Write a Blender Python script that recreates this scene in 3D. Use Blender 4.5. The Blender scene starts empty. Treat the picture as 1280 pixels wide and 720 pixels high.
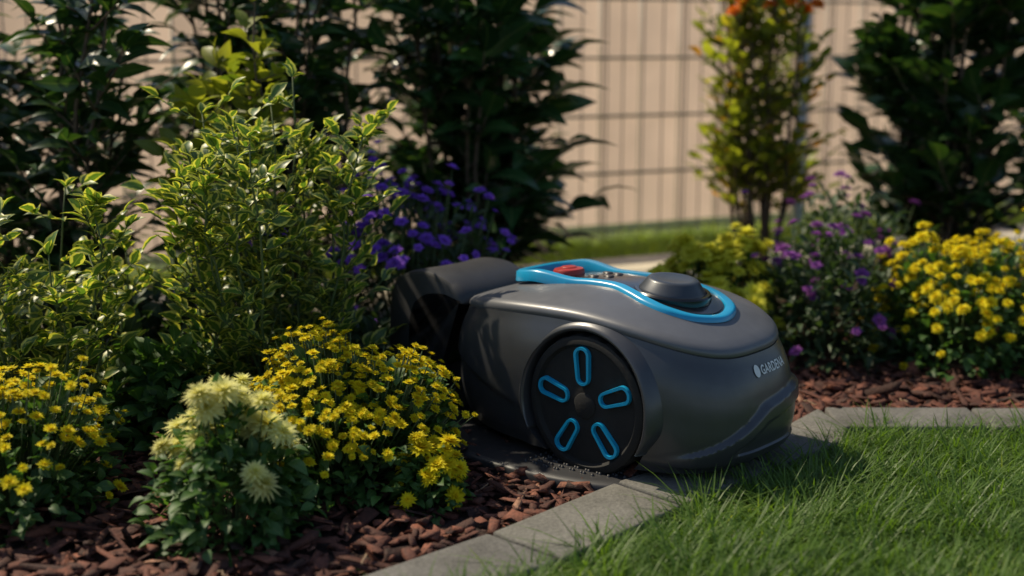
import bpy, math, numpy as np
from mathutils import Vector, Matrix
rng=np.random.default_rng(7)
scene=bpy.context.scene
R=math.radians

# ------------------------------------------------------------------ helpers
def link(o,parent=None):
    scene.collection.objects.link(o)
    if parent: o.parent=parent
    return o
def empty(name,loc=(0,0,0),rz=0):
    e=bpy.data.objects.new(name,None); e.location=loc; e.rotation_euler=(0,0,rz); e.empty_display_size=.1
    return link(e)
def mesh_obj(name,V,F,mat,uv=None,rnd=None,smooth=False,parent=None):
    me=bpy.data.meshes.new(name)
    V=np.asarray(V,dtype=np.float32)
    if isinstance(F,tuple):           # (flat_loops, starts)
        loops,starts=F
    else:
        starts=np.cumsum([0]+[len(f) for f in F])[:-1]
        loops=np.fromiter((i for f in F for i in f),dtype=np.int32)
    me.vertices.add(len(V)); me.vertices.foreach_set('co',V.ravel())
    me.loops.add(len(loops)); me.loops.foreach_set('vertex_index',np.asarray(loops,dtype=np.int32))
    me.polygons.add(len(starts)); me.polygons.foreach_set('loop_start',np.asarray(starts,dtype=np.int32))
    me.update(calc_edges=True); me.validate()
    if uv is not None:
        l=me.uv_layers.new(name='UVMap')
        vi=np.zeros(len(me.loops),dtype=np.int32); me.loops.foreach_get('vertex_index',vi)
        l.data.foreach_set('uv',np.asarray(uv,dtype=np.float32)[vi].ravel())
    if rnd is not None:
        a=me.attributes.new('rnd','FLOAT','POINT'); a.data.foreach_set('value',np.asarray(rnd,dtype=np.float32))
    if smooth: me.polygons.foreach_set('use_smooth',np.ones(len(me.polygons),dtype=bool))
    if mat: me.materials.append(mat)
    return link(bpy.data.objects.new(name,me),parent)
def norm(a): return a/np.maximum(np.linalg.norm(a,axis=-1,keepdims=True),1e-9)
def instance(T,TF,Tuv,pos,D,N,scale,rnd):
    n=len(pos); k=len(T)
    x=norm(D); y=norm(np.cross(N,x)); z=np.cross(x,y)
    if np.ndim(scale)==1: scale=np.repeat(scale[:,None],3,1)
    P=T[None]*scale[:,None,:]
    V=pos[:,None]+P[...,0:1]*x[:,None]+P[...,1:2]*y[:,None]+P[...,2:3]*z[:,None]
    V=V.reshape(-1,3)
    fl=np.array([i for f in TF for i in f]); ln=np.array([len(f) for f in TF])
    st=np.concatenate([[0],np.cumsum(ln)[:-1]])
    loops=(fl[None]+np.arange(n)[:,None]*k).ravel()
    starts=(st[None]+np.arange(n)[:,None]*len(fl)).ravel()
    return V,(loops,starts),np.tile(Tuv,(n,1)),np.repeat(rnd,k)
def tubes(paths,radii,sides=5):
    V=[];F=[];
    for P,r in zip(paths,radii):
        P=np.asarray(P); n=len(P); o=len(V)
        T=norm(np.gradient(P,axis=0)); ref=np.array([.3,.2,.9]) if abs(T[0][2])<.8 else np.array([1,.1,0])
        for i in range(n):
            u=norm(np.cross(T[i],ref)); w=np.cross(T[i],u)
            rr=r[i] if np.ndim(r) else r
            for j in range(sides):
                a=2*math.pi*j/sides
                V.append(P[i]+rr*(math.cos(a)*u+math.sin(a)*w))
        for i in range(n-1):
            for j in range(sides):
                a=o+i*sides+j; b=o+i*sides+(j+1)%sides
                F.append((a,b,b+sides,a+sides))
        F.append(tuple(o+(n-1)*sides+j for j in range(sides)))
    return np.array(V),F

# ------------------------------------------------------------------ materials
def newmat(name):
    m=bpy.data.materials.new(name); m.use_nodes=True
    nt=m.node_tree; b=nt.nodes['Principled BSDF']
    return m,nt,b
def ramp(nt,fac,cols):
    r=nt.nodes.new('ShaderNodeValToRGB'); nt.links.new(fac,r.inputs[0])
    e=r.color_ramp.elements
    while len(e)<len(cols): e.new(.5)
    for i,(p,c) in enumerate(cols): e[i].position=p; e[i].color=(*c,1)
    return r.outputs[0]
def noise(nt,scale,detail=4,coord='Object',rough=.55):
    tc=nt.nodes.new('ShaderNodeTexCoord'); n=nt.nodes.new('ShaderNodeTexNoise')
    n.inputs['Scale'].default_value=scale; n.inputs['Detail'].default_value=detail; n.inputs['Roughness'].default_value=rough
    nt.links.new(tc.outputs[coord],n.inputs['Vector']); return n.outputs['Fac']
def bump(nt,b,fac,strength=.3,dist=.01):
    bp=nt.nodes.new('ShaderNodeBump'); bp.inputs['Strength'].default_value=strength; bp.inputs['Distance'].default_value=dist
    nt.links.new(fac,bp.inputs['Height']); nt.links.new(bp.outputs[0],b.inputs['Normal'])
def mixc(nt,fac,a,b,mode='MIX'):
    m=nt.nodes.new('ShaderNodeMix'); m.data_type='RGBA'; m.blend_type=mode
    for s,v in ((m.inputs[0],fac),(m.inputs[6],a),(m.inputs[7],b)):
        if isinstance(v,(int,float)): s.default_value=v
        elif isinstance(v,tuple): s.default_value=(*v,1)
        else: nt.links.new(v,s)
    return m.outputs[2]
def mat_noise(name,cols,scale=20,rough=.7,bumps=.3,bdist=.005,bscale=None,metal=0,coat=0,spec=.5):
    m,nt,b=newmat(name)
    nt.links.new(ramp(nt,noise(nt,scale),cols),b.inputs['Base Color'])
    b.inputs['Roughness'].default_value=rough; b.inputs['Metallic'].default_value=metal
    b.inputs['Coat Weight'].default_value=coat; b.inputs['Specular IOR Level'].default_value=spec
    if bumps: bump(nt,b,noise(nt,bscale or scale*3,6),bumps,bdist)
    return m
def mat_leaf(name,c_dark,c_light,edge=None,rough=.45,trans=.3,spec=.5,midrib=True,tip=None):
    m,nt,b=newmat(name)
    at=nt.nodes.new('ShaderNodeAttribute'); at.attribute_name='rnd'
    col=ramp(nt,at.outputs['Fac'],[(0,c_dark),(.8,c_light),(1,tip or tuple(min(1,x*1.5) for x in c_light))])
    uv=nt.nodes.new('ShaderNodeUVMap'); sp=nt.nodes.new('ShaderNodeSeparateXYZ'); nt.links.new(uv.outputs[0],sp.inputs[0])
    ab=nt.nodes.new('ShaderNodeMath'); ab.operation='ABSOLUTE'; nt.links.new(sp.outputs[1],ab.inputs[0])
    if edge:
        nz=noise(nt,90,2)
        ad=nt.nodes.new('ShaderNodeMath'); ad.operation='MULTIPLY_ADD'; nt.links.new(nz,ad.inputs[0]); ad.inputs[1].default_value=.6; 
        nt.links.new(ab.outputs[0],ad.inputs[2])
        f=ramp(nt,ad.outputs[0],[(.82,(0,0,0)),(.96,(1,1,1))])
        col=mixc(nt,f,col,edge)
    if midrib:
        f=ramp(nt,ab.outputs[0],[(0,(1,1,1)),(.09,(0,0,0))])
        col=mixc(nt,f,col,mixc(nt,.45,col,(.25,.32,.1)))
    nt.links.new(col,b.inputs['Base Color']); b.inputs['Roughness'].default_value=rough
    b.inputs['Specular IOR Level'].default_value=spec
    t=nt.nodes.new('ShaderNodeBsdfTranslucent'); nt.links.new(mixc(nt,1.0,col,(1.9,1.9,.8),'MULTIPLY'),t.inputs[0])
    mx=nt.nodes.new('ShaderNodeMixShader'); mx.inputs[0].default_value=trans
    nt.links.new(b.outputs[0],mx.inputs[1]); nt.links.new(t.outputs[0],mx.inputs[2])
    nt.links.new(mx.outputs[0],nt.nodes['Material Output'].inputs[0])
    return m
def mat_petal(name,c_in,c_out,trans=.45):
    m,nt,b=newmat(name)
    uv=nt.nodes.new('ShaderNodeUVMap'); sp=nt.nodes.new('ShaderNodeSeparateXYZ'); nt.links.new(uv.outputs[0],sp.inputs[0])
    at=nt.nodes.new('ShaderNodeAttribute'); at.attribute_name='rnd'
    col=ramp(nt,sp.outputs[0],[(0,c_in),(.6,c_out)])
    v=ramp(nt,at.outputs['Fac'],[(0,(.78,.76,.74)),(1,(1,1,1))])
    col=mixc(nt,1.0,col,v,'MULTIPLY')
    nt.links.new(col,b.inputs['Base Color']); b.inputs['Roughness'].default_value=.7; b.inputs['Specular IOR Level'].default_value=.2
    t=nt.nodes.new('ShaderNodeBsdfTranslucent'); nt.links.new(col,t.inputs[0])
    mx=nt.nodes.new('ShaderNodeMixShader'); mx.inputs[0].default_value=trans
    nt.links.new(b.outputs[0],mx.inputs[1]); nt.links.new(t.outputs[0],mx.inputs[2])
    nt.links.new(mx.outputs[0],nt.nodes['Material Output'].inputs[0])
    return m

M_laurel=mat_leaf('laurel_leaf',(.014,.042,.016),(.040,.098,.028),rough=.26,trans=.22)
M_dark=mat_leaf('dark_leaf',(.012,.035,.012),(.036,.085,.02),rough=.33,trans=.24)
M_varie=mat_leaf('variegated_leaf',(.045,.095,.018),(.085,.165,.028),edge=(.50,.50,.11),rough=.4,trans=.36)
M_vine=mat_leaf('vine_leaf',(.08,.12,.015),(.28,.30,.035),rough=.45,trans=.5,tip=(.50,.20,.02))
M_yleaf=mat_leaf('yellow_green_leaf',(.08,.13,.015),(.30,.31,.04),rough=.45,trans=.45)
M_strip=mat_leaf('strip_grass_blade',(.18,.28,.03),(.42,.50,.08),rough=.5,trans=.5,midrib=False)
M_mumleaf=mat_leaf('mum_leaf',(.032,.08,.02),(.07,.16,.033),rough=.55,trans=.33)
M_purpleleaf=mat_leaf('aster_leaf',(.022,.048,.02),(.05,.09,.032),rough=.55,trans=.3)
M_grass=mat_leaf('grass_blade',(.045,.10,.012),(.13,.225,.032),rough=.5,trans=.42,midrib=False,tip=(.30,.32,.08))
M_yellow=mat_petal('yellow_petal',(.74,.50,.005),(.90,.78,.02))
M_lemon=mat_petal('lemon_petal',(.76,.70,.01),(.90,.88,.10))
M_pale=mat_petal('pale_petal',(.74,.70,.10),(.88,.86,.36))
M_violet=mat_petal('violet_petal',(.24,.08,.48),(.40,.16,.90))
M_mauve=mat_petal('mauve_petal',(.17,.05,.22),(.34,.10,.44))
M_orange=mat_petal('orange_petal',(.85,.42,.01),(.85,.20,.01))
M_stem=mat_noise('green_stem',[(.3,(.05,.09,.02)),(.7,(.10,.13,.04))],40,.6,.1)
M_wood=mat_noise('woody_stem',[(.3,(.06,.04,.025)),(.7,(.16,.11,.07))],60,.8,.4)

# ------------------------------------------------------------------ templates
def leaf_T(w=.4,fold=.25,droop=.25,pw=.8):
    ts=[.12,.32,.58,.82]; V=[(0,0,0)]; U=[(0,0)]
    for t in ts:
        ww=w*.5*math.sin(math.pi*t**pw)
        z=.12*math.sin(t*2.5)-droop*t*t
        V+= [(t,-ww,z+fold*ww),(t,0,z),(t,ww,z+fold*ww)]; U+=[(t,-1),(t,0),(t,1)]
    V.append((1,0,.12*math.sin(2.5)-droop)); U.append((1,.7))
    F=[(0,1,2),(0,2,3)]
    for i in range(3):
        a=1+3*i; F+=[(a,a+3,a+4,a+1),(a+1,a+4,a+5,a+2)]
    F+=[(10,13,11),(11,13,12)]
    return np.array(V,float),F,np.array(U,float)
def flower_T(rings,petal_w=.22,center=.2,cz=.12):
    V=[];F=[];U=[]
    for k,(n,L,inc) in enumerate(rings):
        for i in range(n):
            a=2*math.pi*(i+.5*k)/n+.15*math.sin(i*7.3+k); ci,si=math.cos(R(inc)),math.sin(R(inc))
            LL=L*(1+.12*math.sin(i*4.1+k*2))
            def pt(r,s,lift=0):
                h=r*si+lift; rr=r*ci
                return (rr*math.cos(a)-s*math.sin(a),rr*math.sin(a)+s*math.cos(a),h+.02*k)
            o=len(V); w=petal_w*L
            V+=[pt(.08,-w*.3),pt(.08,w*.3),pt(LL*.6,w*.5,.02),pt(LL*.6,-w*.5,.02),pt(LL,0,-.06*L)]
            U+=[(0,0),(0,0),(.6,0),(.6,0),(1,0)]
            F+=[(o,o+3,o+2,o+1),(o+3,o+4,o+2)]
    o=len(V); m=7
    V+=[(center*math.cos(2*math.pi*j/m),center*math.sin(2*math.pi*j/m),cz*.5) for j in range(m)]+[(0,0,cz)]
    U+=[(.1,0)]*(m+1)
    F+=[(o+j,o+(j+1)%m,o+m) for j in range(m)]
    V=np.array(V,float)[:,[2,0,1]]
    return V,F,np.array(U,float)
L_oval=leaf_T(.5,.25,.2); L_long=leaf_T(.36,.3,.35); L_broad=leaf_T(.44,.22,.3); L_small=leaf_T(.55,.3,.15,.75); L_lobed=leaf_T(.6,.35,.3,1.1)
F_button=flower_T([(11,1,12),(9,.8,38),(6,.6,62)],.5,.3,.4)
F_mum=flower_T([(15,1,-2),(13,.88,20),(10,.7,42),(7,.5,65)],.34,.2,.3)
F_dahlia=flower_T([(17,1,-22),(15,1,0),(13,.9,22),(10,.75,45),(7,.55,65)],.24,.12,.2)
F_daisy=flower_T([(14,1,8),(10,.8,28),(7,.6,50)],.4,.28,.25)

def rdir(n,up=0.):
    d=rng.normal(size=(n,3)); d[:,2]+=up; return norm(d)

def shrub(name,base,height,radius,nst,ntw,nlf,llen,T,leafmat,stemr=.008,tw=.25,zmin=.08,droop=0.,woody=M_wood,top=1.0,upl=.35):
    e=empty(name,(base[0],base[1],0)); paths=[];rads=[]; P=[];D=[]
    for s in range(nst):
        a=rng.uniform(0,2*math.pi); q=radius*math.sqrt(rng.uniform(.0,1))*.75
        h=height*rng.uniform(.72,1.0)*(1-.25*(q/radius)**2)
        p0=np.array([.18*q*math.cos(a)*2,.18*q*math.sin(a)*2,0]); p2=np.array([q*math.cos(a)*top,q*math.sin(a)*top,h])
        p1=np.array([q*math.cos(a)*.8,q*math.sin(a)*.8,h*.45])+rng.normal(size=3)*.03
        t=np.linspace(0,1,10)[:,None]; path=(1-t)**2*p0+2*t*(1-t)*p1+t*t*p2
        path[1:-1]+=rng.normal(size=(8,3))*.006
        paths.append(path); rads.append(np.linspace(stemr,stemr*.35,10))
        for k in range(ntw):
            u=rng.uniform(zmin,1)**.9; i=min(int(u*9),8); f=u*9-i; o=path[i]*(1-f)+path[i+1]*f
            aa=rng.uniform(0,2*math.pi); d=norm(np.array([math.cos(aa),math.sin(aa),rng.uniform(.1,.9)]))
            L=radius*tw*rng.uniform(.5,1.3)*(1.1-.5*u)
            tt=np.linspace(0,1,4)[:,None]; tp=o+d*L*tt+np.array([0,0,1])*(.2*L)*tt**2
            paths.append(tp); rads.append(np.linspace(stemr*.4,stemr*.2,4))
            for j in range(nlf):
                v=(j+.6)/nlf; pp=o+d*L*v+np.array([0,0,.2*L*v*v])
                ll=norm(d*.5+norm(np.array([math.cos(aa+(-1)**j*1.3),math.sin(aa+(-1)**j*1.3),upl]))+rng.normal(size=3)*.25)
                P.append(pp);D.append(ll)
            P.append(o+d*L+np.array([0,0,.2*L]));D.append(norm(d+np.array([0,0,.3])))
        for j in range(3):
            P.append(path[-1]);D.append(norm(np.array([rng.normal(),rng.normal(),.9])))
    P=np.array(P);D=np.array(D)
    D[:,2]-=droop
    k=P[:,2]>.03; P=P[k];D=D[k]; n=len(P)
    N=np.tile([0,0,1.],(n,1))+rng.normal(size=(n,3))*.45
    sc=llen*rng.uniform(.6,1.15,n); r=rng.beta(2,2,n)
    V,F,U,rr=instance(*T,P,D,N,sc,r)
    mesh_obj('leaves',V,F,leafmat,U,rr,True,e)
    V,F=tubes(paths,rads,5); mesh_obj('stems',V,F,woody,smooth=True,parent=e)
    return e

def mound(name,c,r,h,nleaf,llen,nfl,fs,FT,flmat,leafmat=M_mumleaf,LT=L_lobed,ry=None,zlo=.35,jit=.06,fzmin=.15,sun=0.,bias=(0,0)):
    e=empty(name,(c[0],c[1],0)); ry=ry or r
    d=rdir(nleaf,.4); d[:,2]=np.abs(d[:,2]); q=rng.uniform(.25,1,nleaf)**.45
    lump=1+.10*np.sin(d[:,0]*7+c[0]*9)+.08*np.sin(d[:,1]*9+3)
    P=d*np.array([r,ry,h])*(q*lump*.93)[:,None]; P[:,2]+=.01
    D=norm(d*np.array([1,1,.7])+rng.normal(size=(nleaf,3))*.5+np.array([0,0,.15]))
    N=np.tile([0,0,1.],(nleaf,1))+d*.4+rng.normal(size=(nleaf,3))*.4
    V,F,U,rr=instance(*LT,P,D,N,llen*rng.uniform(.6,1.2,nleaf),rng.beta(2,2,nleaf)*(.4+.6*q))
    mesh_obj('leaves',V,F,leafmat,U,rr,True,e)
    if nfl==0: return e
    d=rdir(nfl*5,.6); d=d[d[:,2]>fzmin]
    w=rng.uniform(size=len(d))<np.clip((d[:,2]-fzmin)*1.6+.25+bias[0]*d[:,0]+bias[1]*d[:,1],0,1)
    d=d[w][:nfl]; n=len(d)
    lump=1+.10*np.sin(d[:,0]*7+c[0]*9)+.08*np.sin(d[:,1]*9+3)
    P=d*np.array([r,ry,h])*((1+rng.normal(size=n)*jit)*lump)[:,None]+np.array([0,0,.012])
    Nf=norm(d*.8+np.array([0,-.12,.75])+rng.normal(size=(n,3))*.28)
    V,F,U,rr=instance(*FT,P,Nf,rng.normal(size=(n,3)),fs*rng.uniform(.6,1.15,n),rng.uniform(0,1,n))
    mesh_obj('flowers',V,F,flmat,U,rr,False,e)
    t=np.linspace(0,1,5)[:,None]; paths=[]
    for i in range(n):
        b=np.array([P[i,0]*.25,P[i,1]*.25,0]); m=(b+P[i])*.5+np.array([P[i,0]*.15,P[i,1]*.15,.02])
        paths.append((1-t)**2*b+2*t*(1-t)*m+t*t*(P[i]-Nf[i]*.002))
    V,F=tubes(paths,[.0013]*n,3); mesh_obj('stems',V,F,M_stem,smooth=True,parent=e)
    return e

# ------------------------------------------------------------------ ground
def sheet(name,pts,z,mat):
    return mesh_obj(name,[(x,y,z) for x,y in pts],[tuple(range(len(pts)))],mat)
M_ground=mat_noise('lawn_ground',[(.3,(.035,.05,.012)),(.7,(.07,.10,.02))],14,.95,.5,.02)
M_soil=mat_noise('soil',[(.3,(.022,.011,.008)),(.7,(.06,.028,.018))],30,.95,.8,.02)
sheet('ground',[(-200,-200),(200,-200),(200,200),(-200,200)],0,M_ground)
upper=[(-1.9,.2),(-1.2,.9),(-.96,1.17),(-.73,1.40),(-.50,1.63),(-.27,1.86),(-.04,2.072),(.196,2.322),(.431,2.532),(.60,2.70),(.70,2.825)]
lower=[(-1.78,.08),(-1.08,.78),(-.84,1.05),(-.61,1.28),(-.38,1.51),(-.15,1.745),(.082,1.955),(.312,2.20),(.525,2.415),(.70,2.58),(.735,2.67)]
soil=upper+[(6,2.85),(6,8.0),(-4,3.36),(-4,.2)]
sheet('garden_bed_soil',soil,.004,M_soil)
m,nt,b=newmat('concrete_paver')
at=nt.nodes.new('ShaderNodeAttribute'); at.attribute_name='rnd'
c1=ramp(nt,noise(nt,9,6),[(.3,(.13,.125,.11)),(.7,(.245,.235,.21))])
c2=ramp(nt,noise(nt,160,3),[(.3,(.6,.6,.6)),(.65,(1,1,1))])
c3=ramp(nt,at.outputs['Fac'],[(0,(.75,.75,.78)),(1,(1.0,1.0,.97))])
nt.links.new(mixc(nt,1.0,mixc(nt,1.0,c1,c2,'MULTIPLY'),c3,'MULTIPLY'),b.inputs['Base Color']); b.inputs['Roughness'].default_value=.85
bump(nt,b,noise(nt,120,6),.5,.004); M_paver=m
paver=empty('paver_edging')
quads=[(upper[i],upper[i+1],lower[i+1],lower[i]) for i in range(len(upper)-1)]
x=.71
while x<5: quads.append(((x,2.825),(x+.335,2.822),(x+.335,2.672),(x,2.672))); x+=.335
for i,q in enumerate(quads):
    q=np.array(q,float); c=q.mean(0)
    d=c-q; q=q+d/np.maximum(np.linalg.norm(d,axis=1,keepdims=True),1e-6)*.0055
    zt=.034+rng.uniform(-.003,.003)
    V=[(p[0],p[1],-.03) for p in q]+[(p[0],p[1],zt+rng.uniform(-.001,.001)) for p in q]
    F=[(4,5,6,7)[::-1],(0,1,5,4)[::-1],(1,2,6,5)[::-1],(2,3,7,6)[::-1],(3,0,4,7)[::-1]]
    o=mesh_obj('paver_%d'%i,V,F,M_paver,rnd=[rng.uniform()]*8,parent=paver)
    bv=o.modifiers.new('b','BEVEL'); bv.width=.006; bv.segments=3
# mulch
m,nt,b=newmat('bark_chip')
at=nt.nodes.new('ShaderNodeAttribute'); at.attribute_name='rnd'
c=ramp(nt,at.outputs['Fac'],[(0,(.035,.013,.008)),(.45,(.13,.040,.023)),(.8,(.25,.088,.05)),(1,(.40,.22,.14))])
c=mixc(nt,1.0,c,ramp(nt,noise(nt,120,5),[(.3,(.5,.5,.5)),(.7,(1.15,1.1,1.05))]),'MULTIPLY')
nt.links.new(c,b.inputs['Base Color']); b.inputs['Roughness'].default_value=.8; bump(nt,b,noise(nt,200,5),.7,.004)
M_bark=m
def edge_u(x): return np.interp(x,[p[0] for p in upper]+[6],[p[1] for p in upper]+[2.83])
def edge_l(x): return np.interp(x,[p[0] for p in lower]+[6],[p[1] for p in lower]+[2.672])
pos=[]
for (x0,x1,y0,y1,n) in [(-1.1,.75,1.3,2.9,6500),(.4,2.2,2.8,3.6,4200),(-1.5,2.5,2.8,4.2,3200)]:
    p=np.stack([rng.uniform(x0,x1,n),rng.uniform(y0,y1,n)],1); pos.append(p[p[:,1]>edge_u(p[:,0])+.005])
pos=np.concatenate(pos); n=len(pos)
T=np.array([(-.5,-.22,-.12),(.42,-.3,-.1),(.5,.2,-.13),(-.4,.3,-.1),(-.42,-.15,.12),(.38,-.2,.1),(.36,.15,.14),(-.3,.22,.1)])
TF=[(0,3,2,1),(4,5,6,7),(0,1,5,4),(1,2,6,5),(2,3,7,6),(3,0,4,7)]
a=rng.uniform(0,2*math.pi,n); D=np.stack([np.cos(a),np.sin(a),rng.normal(size=n)*.28],1); N=np.tile([0,0,1.],(n,1))+rng.normal(size=(n,3))*.3
S=np.stack([rng.gamma(2.2,.016,n)+.010,rng.gamma(3,.009,n)+.008,rng.uniform(.008,.028,n)],1)
P=np.column_stack([pos,rng.uniform(.004,.026,n)])
V,F,U,rr=instance(T,TF,np.zeros((8,2)),P,D,N,S,rng.beta(1.5,2.2,n)); V+=rng.normal(size=V.shape)*.002
mesh_obj('bark_mulch',V,F,M_bark,U,rr)
paths=[]
for p in pos[rng.integers(0,n,70)]:
    a=rng.uniform(0,6.28); L=rng.uniform(.03,.08); t=np.linspace(-.5,.5,4)[:,None]
    paths.append(np.array([p[0],p[1],.034])+t*L*np.array([math.cos(a),math.sin(a),.1])+rng.normal(size=(4,3))*.002)
V,F=tubes(paths,[.0015]*len(paths),4); mesh_obj('twig_litter',V,F,mat_noise('dry_twig',[(.3,(.2,.12,.07)),(.7,(.4,.28,.17))],60,.8,.2))

# grass
def blades(name,pos,lo,hi,wid,mat):
    n=len(pos); T=np.array([(0,-.5,0),(0,.5,0),(.4,-.42,0),(.4,.42,0),(.75,-.28,0),(.75,.28,0),(1,0,0)],float)
    clump=.5+.5*np.sin(pos[:,0]*23+3*np.sin(pos[:,1]*13))*np.sin(pos[:,1]*27+2*np.sin(pos[:,0]*17))
    L=rng.uniform(lo,hi,n)*(.6+.8*clump); a=rng.uniform(0,2*math.pi,n)*.9+4*np.sin(pos[:,0]*5)+3*np.sin(pos[:,1]*6+1); lean=rng.uniform(.05,.9,n); curl=rng.uniform(.1,1.2,n)
    h=np.stack([np.cos(a),np.sin(a)],1); s=np.stack([-h[:,1],h[:,0]],1)
    V=np.zeros((n,7,3)); w=wid*rng.uniform(.6,1.4,n)
    for i,(t,sd,_) in enumerate(T):
        out=L*(lean*t+curl*t*t*.8); up=L*t*(1-.42*curl*t)
        V[:,i,0]=pos[:,0]+h[:,0]*out+s[:,0]*sd*w; V[:,i,1]=pos[:,1]+h[:,1]*out+s[:,1]*sd*w; V[:,i,2]=up
    TF=[(0,1,3,2),(2,3,5,4),(4,5,6)]
    fl=np.array([i for f in TF for i in f]); st=np.array([0,4,8])
    loops=(fl[None]+np.arange(n)[:,None]*7).ravel(); starts=(st[None]+np.arange(n)[:,None]*11).ravel()
    U=np.tile(np.array([(t,0) for t,_,_ in T]),(n,1))
    patch=.5+.5*np.sin(pos[:,0]*9+2*np.sin(pos[:,1]*7))*np.sin(pos[:,1]*11)
    r=np.clip(rng.beta(2,2.2,n)*.75+.25*patch,0,1)
    return mesh_obj(name,V.reshape(-1,3),(loops,starts),mat,U,np.repeat(r,7),True)
p=np.stack([rng.uniform(-.3,1.8,60000),rng.uniform(1.6,2.70,60000)],1); p=p[p[:,1]<edge_l(p[:,0])+.006+.016*np.sin(p[:,0]*40)]
q=np.stack([rng.uniform(-1.5,3.5,20000),rng.uniform(.2,2.68,20000)],1); q=q[q[:,1]<edge_l(q[:,0])]
blades('lawn_grass',np.concatenate([p,q]),.022,.088,.0034,M_grass)

# ------------------------------------------------------------------ fence
fd=np.array([.906,.423]); fn=np.array([.423,-.906]); f0=np.array([.2,5.2]); FH=1.12
def fp(s,off=0,z=0): q=f0+fd*s+fn*off; return np.array([q[0],q[1],z])
M_wire=mat_noise('fence_wire',[(.3,(.20,.16,.13)),(.7,(.28,.23,.19))],50,.5,0,metal=.1)
M_wireh=mat_noise('fence_wire_green',[(.3,(.06,.10,.08)),(.7,(.10,.15,.12))],50,.5,0)
fence=empty('wire_mesh_fence')
paths=[[fp(s,.012,.05),fp(s,.012,FH)] for s in np.arange(-4,6,.095)]+[[fp(s+.02,.012,.05),fp(s+.02,.012,FH)] for s in np.arange(-4,6,.38)]
V,F=tubes(paths,[.0028]*len(paths),4); mesh_obj('vertical_wires',V,F,M_wire,parent=fence)
paths=[[fp(-4,.018+o,z),fp(6,.018+o,z)] for z in np.arange(.08,FH,.235) for o in (0,-.012)]
V,F=tubes(paths,[.0050]*len(paths),4); mesh_obj('horizontal_wires',V,F,M_wireh,parent=fence)
M_post=mat_noise('fence_post',[(.3,(.40,.39,.35)),(.7,(.5,.49,.44))],20,.5,0)
for i,s in enumerate((-3.6,-2.4,1.15,3.6,5.8)):
    c=fp(s,.05); V=[];
    for z in (0,FH+.06):
        for dx,dy in ((-.022,-.02),(.022,-.02),(.022,.02),(-.022,.02)):
            q=c[:2]+fd*dx+fn*dy; V.append((q[0],q[1],z))
    mesh_obj('post_%d'%i,V,[(0,1,5,4),(1,2,6,5),(2,3,7,6),(3,0,4,7),(4,5,6,7)],M_post,parent=fence)
m,nt,b=newmat('privacy_fabric')
at=nt.nodes.new('ShaderNodeAttribute'); at.attribute_name='rnd'
c=ramp(nt,at.outputs['Fac'],[(0,(.66,.49,.38)),(1,(.79,.59,.46))])
c=mixc(nt,1.0,c,ramp(nt,noise(nt,5,4),[(.3,(.85,.85,.85)),(.7,(1,1,1))]),'MULTIPLY')
nt.links.new(c,b.inputs['Base Color']); b.inputs['Roughness'].default_value=.9
t=nt.nodes.new('ShaderNodeBsdfTranslucent'); nt.links.new(c,t.inputs[0])
mx=nt.nodes.new('ShaderNodeMixShader'); mx.inputs[0].default_value=.6
nt.links.new(b.outputs[0],mx.inputs[1]); nt.links.new(t.outputs[0],mx.inputs[2]); nt.links.new(mx.outputs[0],nt.nodes['Material Output'].inputs[0])
V=[];F=[];rr=[]; s=-4
while s<6:
    r0=rng.uniform(); w=.19
    for k,(ds,off) in enumerate(((0.002,-.02),(.03,-.012),(w-.03,-.012),(w-.002,-.02))):
        V+=[fp(s+ds,off,.10),fp(s+ds,off,FH)]; rr+=[r0,r0]
    o=len(V)-8
    F+=[(o,o+2,o+3,o+1),(o+2,o+4,o+5,o+3),(o+4,o+6,o+7,o+5)]
    s+=w
mesh_obj('privacy_screen',V,F,m,rnd=rr,parent=fence)
M_curb=mat_noise('concrete_curb',[(.3,(.50,.44,.34)),(.7,(.66,.59,.46))],12,.9,.4,.004,80)
V=[]
for s in (-4,6):
    for off,z in ((.95,0),(.95,.07),(.60,.075),(.60,0)): V.append(fp(s,off,z))
mesh_obj('concrete_curb',V,[(0,4,5,1),(1,5,6,2),(2,6,7,3),(0,1,2,3),(4,7,6,5)],M_curb)
n=26000; s=rng.uniform(-2.5,5,n); o=rng.uniform(-.06,.59,n); p=f0+fd*s[:,None]+fn*o[:,None]
blades('fence_grass',p,.05,.10,.006,M_strip)

# ------------------------------------------------------------------ plants
shrub('variegated_shrub',(-.53,2.78),.79,.30,20,18,5,.046,L_small,M_varie,.0045,.45,.06,woody=M_stem)
shrub('variegated_shrub',(-1.0,2.65),.60,.26,10,13,5,.050,L_small,M_varie,.0045,.45,.1,woody=M_stem)
shrub('laurel_shrub',(-.10,3.98),1.35,.46,13,16,5,.160,L_broad,M_laurel,.010,.5,.06,droop=.15)
shrub('laurel_shrub',(-.70,3.68),1.35,.42,13,15,5,.130,L_long,M_dark,.010,.5,.1,droop=.1)
shrub('laurel_shrub',(-1.25,3.35),1.30,.42,12,14,5,.125,L_long,M_dark,.010,.5,.1,droop=.1)
shrub('yellow_leaf_shrub',(-.66,3.10),1.00,.18,5,9,4,.085,L_oval,M_yleaf,.006,.5,.5)
shrub('laurel_shrub',(1.42,4.2),1.45,.42,12,16,5,.13,L_oval,M_dark,.010,.5,.12)
shrub('laurel_shrub',(1.98,4.2),1.45,.45,13,15,5,.13,L_long,M_dark,.010,.5,.08)
shrub('laurel_shrub',(2.8,4.5),1.4,.5,9,12,5,.13,L_long,M_dark,.010,.5,.1)
shrub('climbing_rose',(.87,4.38),1.35,.24,13,22,5,.064,L_oval,M_vine,.009,.6,.24,top=1.15)
e=empty('orange_rose_blooms',(.87,4.22,0))
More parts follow.
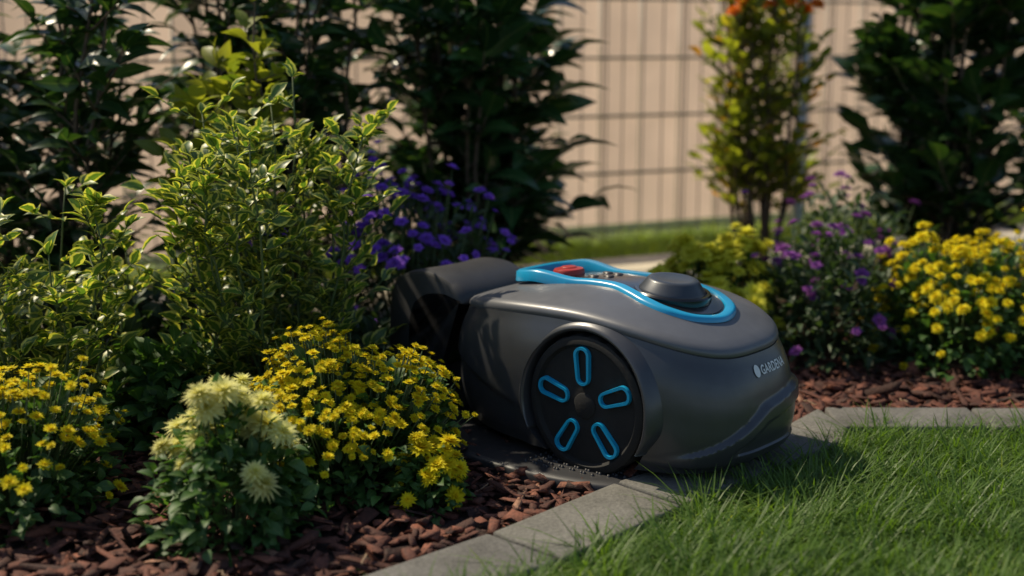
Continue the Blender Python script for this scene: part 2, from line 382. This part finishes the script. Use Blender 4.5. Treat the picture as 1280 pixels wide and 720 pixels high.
P=np.array([(-.13,0,.99),(-.04,.0,.97),(.08,.02,.96),(.02,-.05,.99),(-.16,-.03,.95),(.10,-.06,.97)])
V,F,U,rr=instance(*F_mum,P,rdir(6,.5)+np.array([0,-.9,0]),rng.normal(size=(6,3)),np.full(6,.030),rng.uniform(.6,1,6))
mesh_obj('petals',V,F,M_orange,U,rr,False,e)

mound('purple_aster',(-.26,3.32),.28,.48,1300,.045,210,.022,F_daisy,M_violet,M_purpleleaf,L_long,ry=.24,jit=.07,fzmin=.22,bias=(.1,-.3))
mound('purple_aster',(-.66,3.05),.20,.44,600,.045,50,.020,F_daisy,M_violet,M_purpleleaf,L_long,jit=.1)
mound('yellow_chrysanthemum',(-.335,2.42),.245,.26,2800,.032,760,.0130,F_button,M_yellow,fzmin=.26,jit=.05)
mound('pale_chrysanthemum',(-.49,2.11),.135,.25,850,.036,34,.036,F_dahlia,M_pale,fzmin=.50,jit=.06)
mound('golden_chrysanthemum',(-.150,2.26),.07,.11,350,.028,32,.024,F_mum,M_yellow,fzmin=.1)
mound('yellow_chrysanthemum',(-.93,2.25),.22,.25,1300,.034,280,.0145,F_button,M_yellow)
mound('lemon_chrysanthemum',(.56,3.45),.19,.29,700,.035,200,.036,F_mum,M_lemon,fzmin=.1,jit=.08)
mound('yellow_chrysanthemum',(1.22,3.36),.29,.32,2200,.036,340,.0190,F_mum,M_yellow,fzmin=.05,jit=.09)
mound('purple_aster',(.84,3.38),.22,.36,1300,.045,50,.022,F_daisy,M_mauve,M_purpleleaf,L_long,jit=.16)
mound('purple_aster',(.98,3.70),.30,.42,1000,.05,50,.022,F_daisy,M_mauve,M_purpleleaf,L_long,jit=.16)
mound('purple_aster',(1.85,3.4),.3,.36,1000,.045,90,.022,F_daisy,M_mauve,M_purpleleaf,L_long,jit=.12)
mound('leafy_groundcover',(-.36,2.95),.26,.2,800,.05,0,.01,F_daisy,M_violet,M_purpleleaf,L_lobed)
mound('leafy_groundcover',(-.74,2.70),.2,.22,700,.05,0,.01,F_daisy,M_violet,M_mumleaf,L_lobed)
mound('leafy_groundcover',(-1.05,3.0),.4,.3,1100,.06,0,.01,F_daisy,M_violet,M_purpleleaf,L_lobed)

# ------------------------------------------------------------------ mower
AL=R(-41)
O=(.285,2.566,0)
mower=empty('robotic_lawn_mower',O,AL)
def paint(name,col,rough,metal,coat,nz=.002):
    m,nt,b=newmat(name)
    nt.links.new(ramp(nt,noise(nt,30,5),[(.3,tuple(c*.88 for c in col)),(.7,col)]),b.inputs['Base Color'])
    rr=nt.nodes.new('ShaderNodeMapRange'); nt.links.new(noise(nt,45,6),rr.inputs[0]); rr.inputs[3].default_value=rough-.06; rr.inputs[4].default_value=rough+.08
    nt.links.new(rr.outputs[0],b.inputs['Roughness']); b.inputs['Metallic'].default_value=metal; b.inputs['Coat Weight'].default_value=coat; b.inputs['Coat Roughness'].default_value=.15
    if nz: bump(nt,b,noise(nt,900,2),.08,.001)
    return m
M_body=paint('anthracite_shell',(.070,.072,.080),.34,.4,.2)
M_cover=paint('grey_cover',(.120,.123,.134),.40,.15,.08)
M_blackp=paint('black_plastic',(.014,.014,.015),.5,0,0)
M_gloss=paint('gloss_black',(.008,.008,.009),.2,0,.3,0)
M_rub=mat_noise('tyre_rubber',[(.3,(.006,.006,.006)),(.7,(.012,.0115,.011))],40,.8,.3,.002)
M_blue=paint('blue_plastic',(.008,.32,.58),.32,0,.3,0)
M_red=paint('red_plastic',(.42,.03,.02),.4,0,.1,0)
M_knob=paint('dial_plastic',(.04,.048,.062),.38,.1,.1)
M_white=paint('white_print',(.75,.75,.75),.5,0,0,0)
XC,A,B,NE=-.090,.372,.234,3.0
ZB=.048
def zs(x): return np.where(x>-.06,.322-.60*(x+.06)**2,.322-.28*(x+.06)**2)
prof_t=np.array([0,.06,.16,.34,.58,.76,.88,.95,1.0]); prof_s=np.array([.88,.94,.975,1.0,1.0,.98,.952,.925,.90])
def outline(s,ph):
    c,sn=np.cos(ph),np.sin(ph)
    x=XC+A*s*np.sign(c)*np.abs(c)**(2/NE); y=B*s*np.sign(sn)*np.abs(sn)**(2/NE)
    y=y*(1-.16*np.clip((-.12-x)/.33,0,1)**1.6)
    return x,y
def sst(v): v=np.clip(v,0,1); return v*v*(3-2*v)
def bs(t): return np.mean([np.interp(np.clip(t+d,0,1),prof_t,prof_s) for d in (-.06,-.03,0,.03,.06)])
NP=240; ph=np.linspace(0,2*math.pi,NP,endpoint=False)
V=[];F=[]
TS=np.linspace(0,1,56)
for t in TS:
    s=bs(t)
    x,y=outline(s,ph); z=ZB+t*(zs(x)-ZB)
    zup=.175+.02*sst((y+.05)/.2)-.50*np.clip(-.02-y,0,1); 
    g=np.minimum(zup-z, z-.058)
    k=sst(g/.010)*sst((x-.06)/.05)*sst((y+.2)/.04)
    k2=sst((zup-.035-z)/.006)*sst((z-.085)/.006)*sst((x-.08)/.05)*sst((y+.12)/.04)
    ck=sst((.20-z-.25*(x+.42))/.012)*sst((-.14-x)/.04)
    nx=norm(np.stack([np.cos(ph),np.sin(ph)],1))
    dd=k*.012-k2*.006-ck*.008
    x=x+nx[:,0]*dd; y=y+nx[:,1]*dd
    V+=list(np.stack([x,y,z],1))
n=len(TS)
for i in range(n-1):
    for j in range(NP):
        a=i*NP+j;b_=i*NP+(j+1)%NP; F.append((a,b_,b_+NP,a+NP))
F.append(tuple(range(NP))[::-1]); F.append(tuple((n-1)*NP+j for j in range(NP)))
body=mesh_obj('body_shell',V,F,M_body,smooth=True,parent=mower)
WX,WZ,WR=0.0,.160,.140
import bmesh
def cyl_y(name,x,z,r,y0,y1,seg=96,parent=mower,mat=None):
    V=[(x+r*math.cos(2*math.pi*i/seg),yy,z+r*math.sin(2*math.pi*i/seg)) for yy in (y0,y1) for i in range(seg)]
    F=[(i,(i+1)%seg,seg+(i+1)%seg,seg+i) for i in range(seg)]+[tuple(range(seg))[::-1],tuple(range(seg,2*seg))]
    return mesh_obj(name,V,F,mat,parent=parent)
cuts=[cyl_y('cut',WX,WZ,.152,-.4,-.15),cyl_y('cut',WX,WZ,.152,.15,.4)]
bpy.context.view_layer.update()
for c in cuts:
    bm=bmesh.new(); bm.from_mesh(c.data); bmesh.ops.recalc_face_normals(bm,faces=bm.faces); bm.to_mesh(c.data); bm.free()
    md=body.modifiers.new('bool','BOOLEAN'); md.operation='DIFFERENCE'; md.object=c; md.solver='EXACT'
bm=bmesh.new(); bm.from_mesh(body.data); bmesh.ops.recalc_face_normals(bm,faces=bm.faces); bm.to_mesh(body.data); bm.free()
dg=bpy.context.evaluated_depsgraph_get()
me=bpy.data.meshes.new_from_object(body.evaluated_get(dg)); body.modifiers.clear(); body.data=me
for c in cuts: bpy.data.objects.remove(c)
me.polygons.foreach_set('use_smooth',np.ones(len(me.polygons),dtype=bool))
try: me.set_sharp_from_angle(angle=R(35))
except Exception: pass
V=[];F=[]
CR=.050
S0=.88
lay=[(.885,-.006),(.905,.001),(.912,.006),(.905,.013),(S0,.019)]+[(s,.019+(CR-.019)*(1-(s/S0)**2)) for s in (.83,.76,.68,.6,.5,.4,.3,.2,.1)]
for s,dz in lay:
    x,y=outline(s,ph); V+=list(np.stack([x,y,zs(x)+dz],1))
for i in range(len(lay)-1):
    for j in range(NP):
        a=i*NP+j;b_=i*NP+(j+1)%NP; F.append((a,b_,b_+NP,a+NP))
F.append(tuple((len(lay)-1)*NP+j for j in range(NP)))
cov=mesh_obj('top_cover',V,F,M_cover,smooth=True,parent=mower)
def ztop(x,y):
    yy=y/(1-.16*np.clip((-.12-x)/.33,0,1)**1.6)
    s=(np.abs((x-XC)/A)**NE+np.abs(yy/B)**NE)**(1/NE)
    return zs(x)+.019+(CR-.019)*(1-(np.minimum(s,S0)/S0)**2)
half=[(-.318,0),(-.312,.040),(-.285,.070),(-.235,.083),(-.17,.078),(-.10,.066),(-.04,.068),(.01,.084),(.06,.098),(.105,.094),(.148,.064),(.168,0)]
cl=np.array(half+[(x,-y) for x,y in half[1:-1]][::-1])
def catmull(P,k=10):
    n=len(P);out=[]
    for i in range(n):
        p0,p1,p2,p3=P[i-1],P[i],P[(i+1)%n],P[(i+2)%n]
        for j in range(k):
            t=j/k; out.append(.5*((2*p1)+(-p0+p2)*t+(2*p0-5*p1+4*p2-p3)*t*t+(-p0+3*p1-3*p2+p3)*t**3))
    return np.array(out)
C=catmull(cl); nC=len(C); tan=norm(np.roll(C,-1,0)-np.roll(C,1,0)); nrm=np.stack([tan[:,1],-tan[:,0]],1)
cen=C.mean(0); 
if ((C-cen)*nrm).sum()<0: nrm=-nrm
lift=.022*sst((-.13-C[:,0])/.12)
V=[];F=[]
sec2=[(-.012,-.004),(-.012,.004),(-.009,.008),(.006,.008),(.011,.004),(.012,-.004)]
for i in range(nC):
    for o,z in sec2:
        p=C[i]+nrm[i]*o; zz=float(ztop(C[i][0],C[i][1]))+lift[i]+z+(-.012 if (z<0 and lift[i]>.004) else 0)
        V.append((p[0],p[1],zz))
k=len(sec2)
for i in range(nC):
    for j in range(k):
        a=i*k+j;b_=i*k+(j+1)%k;c_=((i+1)%nC)*k+(j+1)%k;d_=((i+1)%nC)*k+j
        F.append((a,b_,c_,d_))
o=mesh_obj('carry_ring',V,F,M_blue,smooth=True,parent=mower)
try: o.data.set_sharp_from_angle(angle=R(50))
except Exception: pass
V=[];F=[];sc=[.97,.8,.6,.4,.2,.05]
ctr=np.array([-.08,0])
for s in sc:
    for i in range(nC):
        p=ctr+(C[i]-nrm[i]*.008-ctr)*s; V.append((p[0],p[1],float(ztop(p[0],p[1]))+.003))
for i in range(len(sc)-1):
    for j in range(nC):
        a=i*nC+j;b_=i*nC+(j+1)%nC; F.append((a,b_,b_+nC,a+nC))
F.append(tuple((len(sc)-1)*nC+j for j in range(nC)))
mesh_obj('display_panel',V,F,M_gloss,smooth=True,parent=mower)
def lathe_z(name,cx,cy,prof,mat,seg=64,parent=mower,tilt=None):
    V=[];F=[]
    for r,z in prof:
        for i in range(seg): V.append((r*math.cos(2*math.pi*i/seg),r*math.sin(2*math.pi*i/seg),z))
    for i in range(len(prof)-1):
        for j in range(seg):
            a=i*seg+j;b_=i*seg+(j+1)%seg;F.append((a,b_,b_+seg,a+seg))
    F.append(tuple((len(prof)-1)*seg+j for j in range(seg)))
    o=mesh_obj(name,V,F,mat,smooth=True,parent=parent); o.location=(cx,cy,0)
    try: o.data.set_sharp_from_angle(angle=R(40))
    except Exception: pass
    return o
zk=float(ztop(.052,0))
def tl(o,z,ang): o.location.z=z; o.rotation_euler=(0,ang,0)
k1=lathe_z('control_dial',.050,0,[(.068,-.01),(.068,.005),(.065,.009),(.053,.026),(.050,.029),(.044,.0305),(.036,.029),(.001,.029)],M_knob); tl(k1,zk,R(6))
k2=lathe_z('dial_bezel',.050,0,[(.080,-.01),(.080,.003),(.077,.006),(.070,.006),(.069,.002)],M_gloss); tl(k2,zk,R(6))
zk=float(ztop(-.215,0))
k3=lathe_z('stop_button',-.215,0,[(.034,-.01),(.034,.012),(.031,.016),(.02,.018),(.001,.018)],M_red); tl(k3,zk,R(-3))
k4=lathe_z('stop_button_cap',-.215,0,[(.017,0),(.017,.0195),(.015,.021),(.001,.021)],M_red); tl(k4,zk,R(-3))
V=[];F=[]
for i,(x,y) in enumerate([(-.13,-.025),(-.13,.025),(-.10,-.012),(-.10,.02)]):
    z=float(ztop(x,y))+.003; o_=len(V)
    V+=[(x-.01,y-.006,z),(x+.01,y-.006,z),(x+.01,y+.006,z),(x-.01,y+.006,z),(x-.009,y-.005,z+.003),(x+.009,y-.005,z+.003),(x+.009,y+.005,z+.003),(x-.009,y+.005,z+.003)]
    F+=[(o_+4,o_+5,o_+6,o_+7),(o_,o_+1,o_+5,o_+4),(o_+1,o_+2,o_+6,o_+5),(o_+2,o_+3,o_+7,o_+6),(o_+3,o_,o_+4,o_+7)]
mesh_obj('keypad',V,F,paint('keypad_grey',(.06,.05,.05),.4,0,0,0),parent=mower)
def wheel(side):
    sg=-1 if side<0 else 1
    w=bpy.data.objects.new('rear_wheel',None); link(w,mower)
    w.location=(WX,0,WZ)
    seg=120
    yo=.222*sg
    prof=[(.02,-.060),(.125,-.060),(.137,-.055),(.140,-.045),(.140,-.012),(.137,-.004),(.130,.0),(.122,.0),(.119,-.004),(.116,-.008),(.06,-.006),(.02,-.003),(.001,-.002)]
    V=[];F=[]
    for r,y in prof:
        for i in range(seg):
            a=2*math.pi*i/seg
            rr=r
            if r>.1385: rr=r-.005*(1 if (i%6)<2 else 0)
            V.append((rr*math.cos(a),yo+y*sg,rr*math.sin(a)))
    for i in range(len(prof)-1):
        for j in range(seg):
            a=i*seg+j;b_=i*seg+(j+1)%seg;F.append((a,b_,b_+seg,a+seg))
    o=mesh_obj('tyre',V,F,M_rub,smooth=True,parent=w)
    try:o.data.set_sharp_from_angle(angle=R(35))
    except Exception: pass
    V=[];F=[]
    for s5 in range(5):
        ang=math.pi/2+R(4)+s5*2*math.pi/5
        er=np.array([math.cos(ang),math.sin(ang)]); et=np.array([-er[1],er[0]])
        r0,r1=.056,.100; M=12
        wo,wi=.0195,.0115
        def stad(wd):
            P=[]
            for i in range(M+1):
                q=-math.pi/2+math.pi*i/M; P.append((r1+wd*math.cos(q)*.9,wd*1.0*math.sin(q)))
            for i in range(M+1):
                q=math.pi/2+math.pi*i/M; P.append((r0+wd*.85*math.cos(q),wd*.85*math.sin(q)))
            return P
        loops=[(stad(wo),-.006),(stad(wo-.001),.002),(stad(wi+.001),.002),(stad(wi),-.005)]
        o_=len(V)
        for P,y in loops:
            for a_,b2 in P:
                q=er*a_+et*b2; V.append((q[0],yo+y*sg,q[1]))
        m_=len(loops[0][0])
        for i in range(3):
            for j in range(m_): F.append((o_+i*m_+j,o_+i*m_+(j+1)%m_,o_+(i+1)*m_+(j+1)%m_,o_+(i+1)*m_+j))
    o=mesh_obj('blue_spoke_rings',V,F,M_blue,smooth=True,parent=w)
    try:o.data.set_sharp_from_angle(angle=R(35))
    except Exception: pass
    V=[];F=[]
    for P_r,y in ((.026,-.002),(.023,.0),(.001,.0)):
        for i in range(32):
            a=2*math.pi*i/32; V.append((P_r*math.cos(a),yo+y*sg,P_r*math.sin(a)))
    for i in range(2):
        for j in range(32): F.append((i*32+j,i*32+(j+1)%32,(i+1)*32+(j+1)%32,(i+1)*32+j))
    mesh_obj('hub_cap',V,F,M_rub,smooth=True,parent=w)
wheel(-1); wheel(1)
def arch(sg):
    V=[];F=[];seg=80;prof=[(.147,.12),(.147,.228),(.149,.233),(.152,.235),(.156,.234),(.161,.229),(.169,.216),(.176,.190),(.176,.12)]
    k=len(prof)
    for i in range(seg+1):
        a=R(-28)+R(236)*i/seg
        f=min(1,min(i,seg-i)/8)
        for j,(r,y) in enumerate(prof):
            rr=.147+(r-.147)*(.35+.65*sst(f)); z=WZ+rr*math.sin(a)
            lim=.012*max(0,math.sin(a))
            V.append((WX+rr*math.cos(a),sg*(y-lim*1.0),z))
    for i in range(seg):
        for j in range(k-1): F.append((i*k+j,i*k+j+1,(i+1)*k+j+1,(i+1)*k+j))
    F.append(tuple(range(k)));F.append(tuple(seg*k+j for j in range(k)))
    o=mesh_obj('wheel_arch',V,F,M_body,smooth=True,parent=mower)
arch(-1);arch(1)
for y in (-.12,.12):
    c=cyl_y('front_caster',-.33,.065,.045,y-.02,y+.02,40,mat=M_rub)
V=[(x,y,z) for z in (.07,.10) for x,y in ((-.38,-.14),(.15,-.14),(.15,.14),(-.38,.14))]
mesh_obj('cutting_deck',V,[(0,3,2,1),(4,5,6,7),(0,1,5,4),(1,2,6,5),(2,3,7,6),(3,0,4,7)],M_blackp,parent=mower)
# lettering on rear wrap
cu=bpy.data.curves.new('lettering','FONT'); cu.body='GARDENA'; cu.size=.0195; cu.space_character=1.05; cu.offset=.0004
to=bpy.data.objects.new('tmp',cu); link(to); bpy.context.view_layer.update()
tm=bpy.data.meshes.new_from_object(to.evaluated_get(bpy.context.evaluated_depsgraph_get())); bpy.data.objects.remove(to)
bm=bmesh.new(); bm.from_mesh(tm)
bmesh.ops.triangulate(bm,faces=bm.faces); bmesh.ops.subdivide_edges(bm,edges=[e for e in bm.edges if e.calc_length()>.006],cuts=2)
ed=bmesh.ops.create_circle(bm,cap_ends=True,radius=.0095,segments=24,matrix=Matrix.Translation((-.014,.007,0)))
def surf(y,t):
    s=bs(t)
    x=XC+A*s*(max(0,1-abs(y/(B*s))**NE))**(1/NE)
    return x, ZB+t*(float(zs(np.array(x)))-ZB)
for v in bm.verts:
    y=-.008+v.co.x; t=.85+v.co.y/.21
    x,z=surf(y,t); v.co=(x+.0016,y,z+.0006)
me=bpy.data.meshes.new('rear_lettering'); bm.to_mesh(me); bm.free(); me.materials.append(M_white)
link(bpy.data.objects.new('rear_lettering',me),mower)

# ------------------------------------------------------------------ charging station
st=empty('charging_station',O,AL)
pl=[]
for i in range(72):
    a=2*math.pi*i/72; c,s=math.cos(a),math.sin(a)
    x=-.18+.40*np.sign(c)*abs(c)**(2/2.6); y=-.015+.29*np.sign(s)*abs(s)**(2/2.6); pl.append((x,y))
V=[];F=[]
for sc_,z in ((1,.006),(1,.024),(.985,.0295),(.93,.0305)):
    for x,y in pl: V.append((-.18+(x+.18)*sc_,y*sc_,z))
for i in range(3):
    for j in range(72): F.append((i*72+j,i*72+(j+1)%72,(i+1)*72+(j+1)%72,(i+1)*72+j))
F.append(tuple(3*72+j for j in range(72)))
M_plate=paint('station_plastic',(.030,.030,.033),.5,0,0)
mesh_obj('base_plate',V,F,M_plate,smooth=False,parent=st)
pos=[(x+(.007 if k%2 else 0),y) for k,x in enumerate(np.arange(-.12,.2,.0135)) for y in np.arange(-.27,-.05,.016) if ((x+.18)/.37)**2.6+(abs(y)/.27)**2.6<.95]
n=len(pos); T=np.array([(.004*math.cos(i*math.pi/3),.004*math.sin(i*math.pi/3),0) for i in range(6)]+[(.0028*math.cos(i*math.pi/3),.0028*math.sin(i*math.pi/3),.004) for i in range(6)])
TF=[(i,(i+1)%6,6+(i+1)%6,6+i) for i in range(6)]+[tuple(range(6,12))]
P=np.array([(x,y,.0304) for x,y in pos])
V,F,U,rr=instance(T,TF,np.zeros((12,2)),P,np.tile([1.,0,0],(n,1)),np.tile([0,0,1.],(n,1)),np.ones(n),np.zeros(n))
mesh_obj('grip_studs',V,F,M_plate,parent=st)
prof=[(-.60,.02),(-.47,.02),(-.49,.06),(-.515,.12),(-.52,.20),(-.51,.262),(-.475,.292),(-.42,.300),(-.375,.290),(-.365,.300),(-.385,.328),(-.43,.350),(-.49,.357),(-.55,.345),(-.585,.315),(-.60,.25),(-.605,.12)]
Pp=catmull(np.array(prof)-np.array([.03,0]),4); m_=len(Pp)
V=[];F=[]; ys=np.array([-.125,-.12,-.10,-.05,0,.05,.10,.12,.125])-.02; ins=[.014,.005,0,0,0,0,0,.005,.014]
tg=norm(np.roll(Pp,-1,0)-np.roll(Pp,1,0)); nn=np.stack([tg[:,1],-tg[:,0]],1)
for y,i_ in zip(ys,ins):
    for j in range(m_):
        q=Pp[j]-nn[j]*i_*.8; V.append((q[0]+.03*(1-(y+.02)**2/.016)*.5,y,q[1]))
for i in range(len(ys)-1):
    for j in range(m_): F.append((i*m_+j,i*m_+(j+1)%m_,(i+1)*m_+(j+1)%m_,(i+1)*m_+j))
F.append(tuple(range(m_)));F.append(tuple((len(ys)-1)*m_+j for j in range(m_)))
o=mesh_obj('tower_hood',V,F,M_plate,smooth=True,parent=st)
bm=bmesh.new(); bm.from_mesh(o.data); bmesh.ops.recalc_face_normals(bm,faces=bm.faces); bm.to_mesh(o.data); bm.free()
try:o.data.set_sharp_from_angle(angle=R(40))
except Exception: pass

# ------------------------------------------------------------------ light, camera
sd=Vector((-.54,.38,.80)).normalized()
sun=bpy.data.lights.new('sun','SUN'); sun.energy=4.9; sun.angle=R(.8); sun.color=(1,.87,.65)
so=bpy.data.objects.new('sun',sun); link(so); so.rotation_euler=(-sd).to_track_quat('-Z','Y').to_euler()
w=bpy.data.worlds.new('World'); scene.world=w; w.use_nodes=True; nt=w.node_tree
sk=nt.nodes.new('ShaderNodeTexSky'); sk.sky_type='NISHITA'; sk.sun_disc=False
sk.sun_elevation=math.asin(sd.z); sk.sun_rotation=math.atan2(sd.x,sd.y)
nt.links.new(sk.outputs[0],nt.nodes['Background'].inputs[0]); nt.nodes['Background'].inputs[1].default_value=.115
cam=bpy.data.cameras.new('camera'); co=bpy.data.objects.new('camera',cam); link(co)
co.location=(0,0,.86); co.rotation_euler=(R(79),0,0); cam.lens=45; cam.sensor_width=36; cam.clip_end=500; cam.clip_start=.05
cam.dof.use_dof=True; cam.dof.focus_distance=2.50; cam.dof.aperture_fstop=1.6
scene.camera=co
scene.view_settings.view_transform='Standard'; scene.view_settings.look='None'; scene.view_settings.exposure=0
